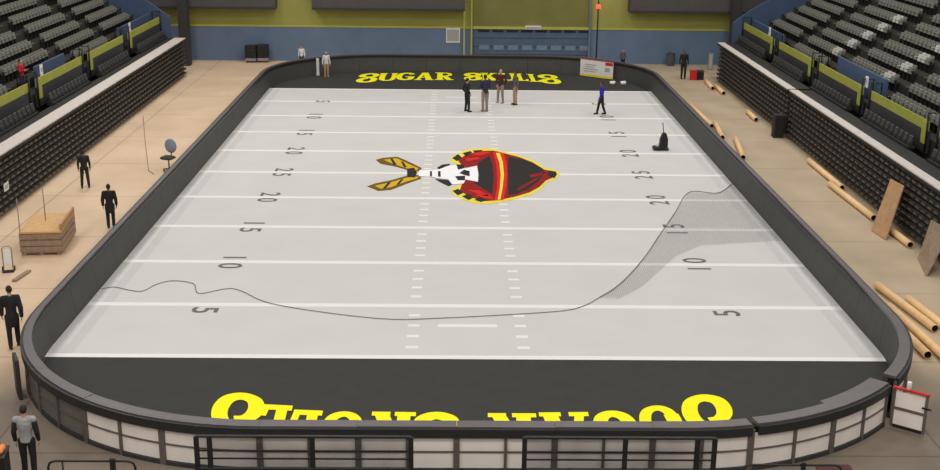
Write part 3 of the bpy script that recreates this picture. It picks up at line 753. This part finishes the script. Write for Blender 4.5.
person((3.42,40.6,.012), D(110), 2.15, 'person in slate shirt and tan trousers, rightmost of the group', 'cl_slate', 'cl_tan', 'charcoal', skin='skin_dark', vx=.016, arms='mixed')
person((8.5,37.7,.012), D(100), 2.02, 'person in bright blue shirt and dark trousers walking alone on the field', 'cl_blue', 'cl_black', 'black', skin='skin_dark', stride=.38, vx=.016)
person((-9.5,50.4,.012), D(200), 1.8, 'person in white shirt and tan trousers at the corner of far end zone', 'cl_white', 'cl_tan', 'cl_tan', hair='hair_grey', vx=.016)
person((-11.75,54.6,0), D(170), 1.62, 'person in white shirt standing behind the far wall near black cases', 'cl_white', 'cl_jean', vx=.016)
person((12.1,54.6,0), D(190), 1.58, 'person with black hair and grey shirt behind the far wall by the white banner', 'cl_slate', 'cl_black', vx=.016)
person((15.95,50.9,0), D(180), 2.1, 'person in black standing next to the red box near the right bleacher', 'cl_black', 'cl_black', skin='skin_dark', vx=.016)
person((-17.4,19.7,0), D(15), 1.8, 'person in black shirt and jeans standing beside the left bleacher', 'cl_black', 'cl_black', 'cl_maroon', skin='skin_dark', spread=.05)
person((-14.5,13.45,0), D(10), 1.86, 'person in long black coat walking along the left sideline wall', 'cl_black', 'cl_black', skin='skin_dark', coat=True)
person((-13.95,.75,0), D(20), 2.0, 'person in black jacket walking past the left corner of the rink', 'cl_black', 'cl_black', 'black', stride=.3, lean=.1, coat=True)
person((-10.72,-7.35,0), D(5), 1.92, 'person in grey hooded vest with dark sleeves outside the near left corner', 'cl_grey', 'cl_black', trim='cl_black')
person((-22.1,25.9,3.24), D(-100), 1.7, 'person in red jacket standing behind the guard rail of the left stand', 'cl_red', 'cl_navy', vx=.016, arms='forward')

# ------------------------------------------------------------------ things on the floor, far end
for x, y, dz, lab in ((-15.85,56.7,0,'black equipment case on a grey dolly, left one of the pair by the blue wall'), (-14.95,56.8,.05,'black equipment case on a grey dolly, right one of the pair by the blue wall')):
    root = empty('equipment_case', (x,y,0)); T(root, lab, 'case', 'black cases by the blue wall')
    p = MB(); p.box(-.42,.42,-.3,.3,.34,1.3+dz,'black',bev=.03); p.build('body', root)
    p = MB(); p.box(-.44,.44,-.32,.32,.9,.93,'charcoal'); p.build('rim', root)
    p = MB(); p.box(-.4,.4,-.3,.3,.12,.34,'grey',bev=.02); p.build('dolly', root)
    for sx in (-1,1):
        for sy in (-1,1):
            p = MB(); p.tube([(sx*.32-.02,sy*.22,.06),(sx*.32+.02,sy*.22,.06)], .06, 'black', 10); p.build('wheel', root)
# white upright post in the far corner of the rink
p = MB(); p.box(-.1,.1,-.06,.06,0,1.22,'white',bev=.02); p.box(-.14,.14,-.1,.1,0,.04,'grey'); o = p.build('padded_post'); o.location = (-10.15,50.85,.012)
T(o, 'short white upright post at the left corner of the far end zone', 'post')
# banner on the far wall
root = empty('advertising_board', (9.74,51.0,.03)); root.rotation_euler = (0, 0, D(-38.2))
p = MB(); p.box(-1.36,1.36,-.03,.03,.02,1.2,'white'); p.build('panel', root)
p = MB(); p.box(.72,1.34,-.04,-.031,.94,1.16,'red'); p.build('red_block', root)
p = MB(); p.box(-1.36,1.36,-.04,-.031,.02,.18,'logo_yellow'); p.build('yellow_strip', root)
p = MB()
for i, (a, c) in enumerate(((-1.05,-.1),(-1.1,.1),(-.95,-.2),(-1.0,.0))): p.box(a,c,-.04,-.031,.36+i*.16,.43+i*.16,'print_grey')
p.box(.7,1.12,-.04,-.031,.5,.78,'print_grey'); p.build('print', root)
p = MB(); p.box(-1.36,1.36,-.04,.035,1.2,1.25,'red'); p.build('edge', root)
T(root, 'white advertising board with red corner and yellow lower edge on the far wall', 'sign')
for x, sc, lab in ((10.55,1.0,'small white bundle on black turf, directly under the white banner'), (11.3,1.05,'small white bundle on black turf, right of the white banner')):
    p = MB(); p.ell((0,0,.13*sc),(.2*sc,.16*sc,.13*sc),'white',14,8); p.ell((.1,.02,.2*sc),(.1,.1,.08),'white',12,7); p.ell((-.12,.04,.16*sc),(.09,.11,.1),'white',12,7)
    o = p.build('white_bundle'); o.location = (x,48.2,.0); T(o, lab, 'bundle', 'white bundles in the far end zone')
root = empty('red_bin', (16.62,50.6,0)); T(root, 'red plastic bin on the floor beside the person in black', 'bin')
p = MB(); p.prism([(-.22,-.2),(.22,-.2),(.22,.2),(-.22,.2)],2,0,.62,'red'); p.build('body', root); p = MB(); p.box(-.25,.25,-.23,.23,.62,.68,'red',bev=.02); p.build('lid', root)
root = empty('storage_case', (17.12,50.75,0)); T(root, 'low black trunk standing right of the red bin', 'trunk')
p = MB(); p.box(-.24,.24,-.25,.25,0,.56,'black',bev=.02); p.build('body', root); p = MB(); p.box(-.25,.25,-.26,.26,.56,.66,'charcoal',bev=.02); p.build('lid', root)
root = empty('trash_barrel', (16.1,56.9,0)); T(root, 'dark green barrel against the blue wall near the right bleacher', 'barrel')
p = MB(); p.lathe([(.26,0),(.3,.1),(.33,.8),(.34,.84)],(0,0,0),'cl_slate'); p.build('body', root); p = MB(); p.lathe([(.35,0),(.35,.05),(.2,.14),(.05,.16)],(0,0,.84),'charcoal'); p.build('lid', root)
p = MB(); p.box(-.17,.17,-.05,.05,0,1.3,'grey'); p.box(-.12,.12,-.06,-.05,.1,1.2,'print_grey'); o = p.build('grey_board'); o.location = (18.72,54.9,0)
T(o, 'narrow pale grey board standing at the end of the right bleacher', 'board')
# floor machine standing on the turf
root = empty('floor_machine', (10.72,28.3,.012)); T(root, 'black upright turf machine with tall handle standing alone on the field', 'machine')
p = MB(); p.prism([(-.2,.04),(.2,.04),(.2,.62),(.1,.92),(-.06,.92),(-.2,.56)],1,-.2,.2,'black'); p.build('body', root)
p = MB(); p.box(-.56,-.16,-.26,.26,.03,.2,'black',bev=.04); p.build('head', root)
p = MB(); p.tube([(-.02,0,.9),(-.1,0,1.45)],.022,'charcoal'); p.tube([(-.1,-.14,1.44),(-.1,.14,1.44)],.022,'charcoal'); p.build('handle', root)
p = MB(); p.lathe([(.08,0),(.09,.02),(.09,.16),(.05,.2)],(-.32,0,.2),'white',12); p.build('tank', root)['label'] = 'white tank'
for sy in (-1,1):
    p = MB(); p.tube([(.16,sy*.2,.1),(.16,sy*.25,.1)],.1,'charcoal',14); p.build('wheel', root)

# ------------------------------------------------------------------ left floor
# wooden crate with open top
root = empty('wooden_crate', (-16.25,11.05,0), D(6)); root.scale = (1,1,1.18); T(root, 'weathered wooden crate with a pale plywood top on the left floor', 'crate')
W2, D2 = .76, 1.28
p = MB()
for z0, z1 in ((.12,.30),(.33,.50),(.55,.72)):
    p.box(-W2,W2,-D2-.02,-D2+.02,z0,z1,'wood_grey'); p.box(-W2,W2,D2-.02,D2+.02,z0,z1,'wood_grey')
    p.box(-W2-.02,-W2+.02,-D2,D2,z0,z1,'wood_grey'); p.box(W2-.02,W2+.02,-D2,D2,z0,z1,'wood_grey')
p.build('slatted_sides', root)
p = MB(); p.box(-W2-.01,W2+.01,-D2-.01,D2+.01,.74,.80,'wood'); p.box(-W2+.02,W2-.02,-D2+.03,D2-.03,.06,.72,'wood_grey'); p.build('plywood_top', root)['label'] = 'pale plywood top'
p = MB(); p.box(W2-.06,W2+.02,-D2+.1,D2,.80,1.0,'plywood'); p.build('side_board', root)
for sx in (-.62,0,.62):
    p = MB(); p.box(sx-.06,sx+.06,-D2,D2,0,.12,'wood_grey'); p.build('skid', root)
for x, y in ((-W2+.03,-D2+.05),(-.1,.2)):
    p = MB(); p.tube([(x,y,.8),(x,y,1.9)],.018,'wood_grey',6); p.build('stake', root)
# blue-backed swivel chair against the left wall
root = empty('swivel_chair', (-14.32,23.0,0), D(160)); root.scale = (1.12,1.12,1.2); T(root, 'swivel chair with a light blue back behind the left sideline wall', 'chair')
p = MB(); p.ell((0,-.22,1.0),(.3,.07,.3),'seat_blue',16,10); p.build('backrest', root)['label'] = 'light blue backrest'
p = MB(); p.box(-.28,.28,-.2,.3,.5,.62,'charcoal',bev=.05); p.build('seat', root)
p = MB(); p.tube([(0,0,.08),(0,0,.52)],.035,'grey'); p.build('column', root)
p = MB(); p.tube([(0,-.18,.54),(0,-.26,.74),(0,-.24,.95)],.025,'charcoal'); p.build('back_stem', root)
p = MB()
for i in range(5): a = 2*PI*i/5; p.tube([(0,0,.1),(.28*math.cos(a),.28*math.sin(a),.07)],.025,'grey',6)
p.build('star_base', root)
for i in range(5):
    a = 2*PI*i/5; p = MB(); p.tube([(.28*math.cos(a)-.02,.28*math.sin(a),.035),(.28*math.cos(a)+.02,.28*math.sin(a),.035)],.035,'black',8); p.build('caster', root)
# pale hand truck at the left edge
root = empty('hand_truck', (-16.72,7.95,0), D(15)); root.scale = (.8,.8,.72); T(root, 'pale metal hand truck at the left edge in front of the wooden crate', 'hand truck')
p = MB(); p.tube([(-.2,0,.1),(-.2,0,1.2),(-.12,0,1.3),(.12,0,1.3),(.2,0,1.2),(.2,0,.1)],.025,'grey'); p.build('frame', root)
p = MB(); p.box(-.17,.17,-.01,.01,.3,1.15,'white'); p.build('back_plate', root)
p = MB(); p.box(-.25,.25,-.3,.02,.02,.05,'steel_dark'); p.build('toe_plate', root)
for sx in (-1,1):
    p = MB(); p.tube([(sx*.26-.025,.08,.12),(sx*.26+.025,.08,.12)],.12,'black',14); p.build('wheel', root)
p = MB(); p.box(-.05,.05,-.35,.35,0,.05,'wood_grey',Matrix.Translation((-16.02,7.3,0)) @ Matrix.Rotation(D(-8),4,'Z') @ Matrix.Scale(1.6,4)); T(p.build('timber_offcut'), 'short weathered timber offcut lying near the hand truck', 'timber')
# tool cart at the lower left corner
root = empty('tool_cart', (-11.35,-8.1,0), D(8)); T(root, 'black cart with orange load and red handle in the lower left corner', 'cart')
p = MB(); p.box(-.4,.4,-.3,.3,.14,1.02,'black',bev=.03); p.build('body', root)
p = MB(); p.box(-.42,.42,-.32,.32,1.02,1.06,'charcoal'); p.build('tray', root)
p = MB(); p.tube([(.22,.2,1.05),(.22,.24,1.42)],.02,'red'); p.build('handle', root)['label'] = 'red handle'
p = MB(); p.ell((.12,-.12,1.12),(.26,.16,.09),'orange',14,8); p.ell((.3,.02,1.14),(.1,.16,.08),'orange',12,8); p.build('load', root)['label'] = 'orange bundle'
for sx in (-1,1):
    for sy in (-1,1):
        p = MB(); p.tube([(sx*.34-.025,sy*.22,.07),(sx*.34+.025,sy*.22,.07)],.07,'black',12); p.build('wheel', root)
# hanging cable between floor and rigging on the left
p = MB(); p.tube([(-18.9,36.2,.02),(-17.18,29.75,.02),(-15.3,22.9,.02),(-14.9,22.3,.02)],.014,'wood_grey',6); T(p.build('floor_cable'), 'thin brown cable lying across the open floor beside the swivel chair', 'cable')

# ------------------------------------------------------------------ right floor
def tube_roll(a, b, r, label, grp='cardboard carpet tubes on the right floor'):
    a, b = Vector(a), Vector(b); root = empty('cardboard_tube', a); T(root, label, 'tube', grp)
    d = (b-a); n = 20; mb = MB(); ins = MB(); dn = d.normalized(); sd = dn.cross(Vector((0,0,1))).normalized(); u = sd.cross(dn)
    vs = []; fs = []
    for t, rr in ((0,r),(1,r),(1,r*.84),(0,r*.84)):
        for j in range(n):
            th_ = 2*PI*j/n; vs.append(d*t+sd*(rr*math.cos(th_))+u*(rr*math.sin(th_)))
    for i in (0,1,3):
        for j in range(n):
            q = (j+1) % n; k = (i+1) % 4; fs.append([i*n+j,i*n+q,k*n+q,k*n+j])
    mb.add(vs, fs, 'card', True); mb.build('wall', root)
    ins.add(vs, [[2*n+j,2*n+(j+1)%n,3*n+(j+1)%n,3*n+j] for j in range(n)], 'card_in', True); ins.build('bore', root)['label'] = 'dark hollow bore'
    return root
r_ = .135
# near pile at the right corner of the rink
tube_roll((13.75,7.3,.15),(14.15,3.6,.15),r_,'cardboard tube lying tight along the right wall, in the near pile')
tube_roll((14.75,6.6,.15),(15.2,2.4,.15),r_,'cardboard tube in the near pile pointing towards the right edge')
tube_roll((14.42,4.4,.15),(14.62,-1.2,.15),r_,'cardboard tube in the middle of the near pile by the rink corner')
tube_roll((14.05,3.2,.15),(14.12,.2,.15),r_,'short cardboard tube end with dark bore beside the wall corner')
tube_roll((15.35,5.2,.15),(15.75,.6,.15),r_,'cardboard tube at the right edge of the near pile')
# tubes along the foot of the right bleacher
tube_roll((17.75,25.6,.15),(17.76,20.2,.15),r_,'far cardboard tube in the line along the right bleacher')
tube_roll((17.4,20.9,.15),(17.55,15.2,.15),r_,'cardboard tube behind the plywood sheet along the right bleacher')
tube_roll((17.62,14.6,.15),(17.72,11.4,.15),r_,'cardboard tube with open dark end in front of the plywood sheet')
tube_roll((17.3,49.6,.15),(17.15,46.4,.15),r_,'cardboard tube nearest the red bin at the far right floor')
tube_roll((17.55,47.3,.15),(17.5,44.6,.15),r_,'cardboard tube just below the one nearest the red bin')
tube_roll((17.62,38.4,.15),(17.55,35.9,.15),r_,'short cardboard tube with dark end halfway along the right bleacher')
tube_roll((14.45,40.6,.15),(14.5,34.0,.15),r_,'farthest cardboard tube lying just outside the right sideline wall')
tube_roll((14.9,35.0,.15),(14.45,30.9,.15),r_,'middle cardboard tube lying just outside the right sideline wall')
tube_roll((15.15,30.8,.15),(14.5,26.2,.15),r_,'nearest cardboard tube lying slanted outside the right sideline wall')
# plywood sheets leaning against the bleacher
def sheet(pts, thick, label, mk):
    """pts: four corners, thickened along the sheet normal"""
    P4 = [Vector(p) for p in pts]; n = (P4[1]-P4[0]).cross(P4[3]-P4[0]).normalized()*thick
    mb = MB(); vs = P4+[q+n for q in P4]
    mb.add(vs, [[3,2,1,0],[4,5,6,7],[0,1,5,4],[1,2,6,5],[2,3,7,6],[3,0,4,7]], mk); T(mb.build('plywood_sheet'), label, 'plywood')
sheet([(17.0,13.75,0),(17.15,12.45,0),(18.05,13.55,2.0),(17.98,14.85,1.95)], .05, 'tan plywood sheet leaning against the right bleacher', 'plywood')
sheet([(17.55,10.0,0),(17.1,8.0,0),(17.95,8.4,1.65),(18.0,10.3,1.5)], .05, 'weathered timber sheet leaning on the bleacher at the right edge', 'wood_grey')
p = MB(); p.box(-.26,.3,-.3,.3,0,1.3,'bleacher_black',bev=.03); p.box(-.2,.04,-.31,-.3,.15,1.15,'black'); o = p.build('black_cabinet'); o.location = (17.72,31.8,0)
T(o, 'black cabinet standing at the joint of the right bleachers', 'cabinet')

# ------------------------------------------------------------------ netting on the turf
NZ = .045
poly = [(10.45,19.6),(11.6,19.45),(12.1,19.9),(12.75,21.2),(12.8,12.2),(11.3,11.9),(9.4,11.5),(8.2,10.2),(7.2,8.3),(6.3,6.6),(5.3,5.3),(4.66,5.45),(5.3,6.5),(6.06,7.94),(7.0,10.2),(8.0,12.96),(9.2,16.2)]
net = empty('netting', (9,12,0)); T(net, 'grey sports netting with a rope edge spread across the right of the field', 'net')
mesh_ = MB()
def spans(val, ax):
    xs = []
    for (a, c) in zip(poly, poly[1:]+poly[:1]):
        p0, p1 = a[ax], c[ax]
        if (p0 <= val) != (p1 <= val):
            t_ = (val-p0)/(p1-p0); xs.append(a[1-ax]+(c[1-ax]-a[1-ax])*t_)
    xs.sort(); return list(zip(xs[::2], xs[1::2]))
hw = .0035; v = 4.6
while v < 21.5:
    for a, c in spans(v, 1): mesh_.add([(a,v-hw,NZ),(c,v-hw,NZ),(c,v+hw,NZ),(a,v+hw,NZ)], [[0,1,2,3]], 'net')
    v += .075
v = 4.7
while v < 12.9:
    for a, c in spans(v, 0): mesh_.add([(v-hw,a,NZ),(v+hw,a,NZ),(v+hw,c,NZ),(v-hw,c,NZ)], [[0,1,2,3]], 'net')
    v += .075
mesh_.build('mesh', net, (9,12,0))['kind'] = 'stuff'
p = MB(); p.tube([(q[0],q[1],  .04) for q in spline([(12.8,21.2),(12.1,19.9),(11.6,19.45),(10.45,19.6),(9.2,16.2),(8.0,12.96),(7.0,10.2),(6.06,7.94),(5.3,6.4),(4.66,5.47)],5)], .016, 'net', 6); p.build('rope_edge', net, (9,12,0))
p = MB(); p.tube([(q[0],q[1],.035) for q in spline([(4.66,5.47),(4.0,4.6),(3.15,4.09),(1.1,3.68),(-.9,3.37),(-2.54,3.25),(-4.56,3.77),(-6.7,4.68),(-7.9,5.9),(-8.44,6.1),(-9.3,5.6),(-9.7,6.6),(-10.5,6.9),(-11.0,6.5),(-11.3,5.8),(-11.8,5.9),(-12.4,6.2),(-12.78,6.0)],5)], .013, 'net', 6); p.build('rope_edge', net, (9,12,0))

# ------------------------------------------------------------------ barriers in front of the near wall
def barrier(x0, x1, y, top, label, posts, curl=True):
    root = empty('crowd_barrier', ((x0+x1)/2, y, 0)); org = root.location[:]; T(root, label, 'barrier', 'steel crowd barriers outside the near wall')
    p = MB(); c = .16
    p.tube([(x0,y,.0),(x0,y,top-c),(x0+.04,y,top-.05),(x0+c,y,top),(x1-c,y,top),(x1-.04,y,top-.05),(x1,y,top-c),(x1,y,0)], .028, 'steel_dark', 8); p.build('frame', root, org)
    p = MB(); p.tube([(x0,y,.22),(x1,y,.22)], .02, 'steel_dark', 6); p.tube([(x0+.33,y,.22),(x0+.33,y,top)], .022, 'steel_dark', 6)
    p.build('bars', root, org)
    for q, wd in posts:
        p = MB(); p.box(q-wd,q+wd,y-.06,y-.0,0,top+.08,'black'); p.build('post', root, org)
    for q in (x0+.3, x1-.3):
        p = MB(); p.box(q-.04,q+.04,y-.3,y+.3,0,.03,'steel_dark'); p.build('foot', root, org)
barrier(-9.68,-7.7,-8.9,1.27,'low black pipe barrier at lower left, beside the person in grey', [(-8.2,.06)])
barrier(6.2,8.5,-8.9,1.24,'low black pipe barrier below the right corner of the near wall', [(7.6,.05)])
def bench_screen(xs, y, label):
    x0, x1 = xs[0], xs[-1]; root = empty('bench_screen', ((x0+x1)/2, y, 0)); org = root.location[:]; T(root, label, 'bench screen', 'smoked bench screens outside the near wall')
    for a, c in zip(xs, xs[1:]):
        p = MB(); p.box(a+.05,c-.05,y-.008,y+.008,.95,1.74,'smoked'); p.build('smoked_panel', root, org)
    for i, q in enumerate(xs):
        p = MB(); p.box(q-.055,q+.055,y-.05,y+.05,0,1.76,'black',bev=.012); p.build('post', root, org)
    for z in (1.2, 1.4):
        p = MB(); p.box(x0,x1,y-.03,y+.0,z-.018,z+.018,'steel_dark'); p.build('rail', root, org)
    p = MB(); p.box(x0,x1,y-.06,y+.03,.9,.97,'black',bev=.01); p.box(x0,x1,y-.045,y+.045,1.74,1.78,'black'); p.build('beam', root, org)
    p = MB(); p.box(x0+.1,x1-.1,y+.1,y+.5,.42,.47,'steel'); p.build('bench_seat', root, org)
    for q in (x0+.3,(x0+x1)/2,x1-.3):
        p = MB(); p.box(q-.03,q+.03,y+.15,y+.45,0,.42,'steel_dark'); p.build('bench_leg', root, org)
bench_screen([-6.35,-6.05,-3.69,-1.42], -8.6, 'smoked screen of dark panels and black posts below the left lettering')
bench_screen([1.2,3.53,5.2,5.6], -8.6, 'smoked screen of dark panels and black posts below the right lettering')
p = MB(); p.box(-.4,.4,-.2,.2,0,.72,'wood_grey',bev=.02); p.box(-.42,.42,-.22,.22,.72,.78,'cl_maroon',bev=.02); o = p.build('storage_box'); o.location = (8.6,-8.2,0)
T(o, 'dark brown box top just inside the bottom edge, right of the barrier', 'box')

# ------------------------------------------------------------------ light
wd = bpy.data.worlds.new('world'); SC.world = wd; wd.use_nodes = True
bg = wd.node_tree.nodes['Background']; bg.inputs['Color'].default_value = (1.0,.97,.93,1); bg.inputs['Strength'].default_value = .32
def lamp(x, y, z, pw, col, size=3.2):
    l = bpy.data.lights.new('arena_lamp', 'AREA'); l.energy = pw; l.color = col; l.shape = 'SQUARE'; l.size = size
    o = bpy.data.objects.new('arena_lamp', l); COL.objects.link(o); o.location = (x,y,z)
for y in (-32, -20, -8, 4, 16, 28, 40, 52):
    for x in (-19, -6.5, 6.5, 19):
        lamp(x, y, 19, 1060*(1.15 if abs(x) > 10 else .8)*(1.15 if x < -10 else 1)*(1.7 if y < -15 else 1)*(1.25 if 25 < y < 45 else 1), (1.0,.975,.94) if x < 0 else (1.0,.99,.965))

vs_ = SC.view_settings; vs_.view_transform = 'Standard'; vs_.look = 'None'; vs_.gamma = 1; vs_.use_curve_mapping = False; vs_.exposure = -0.93
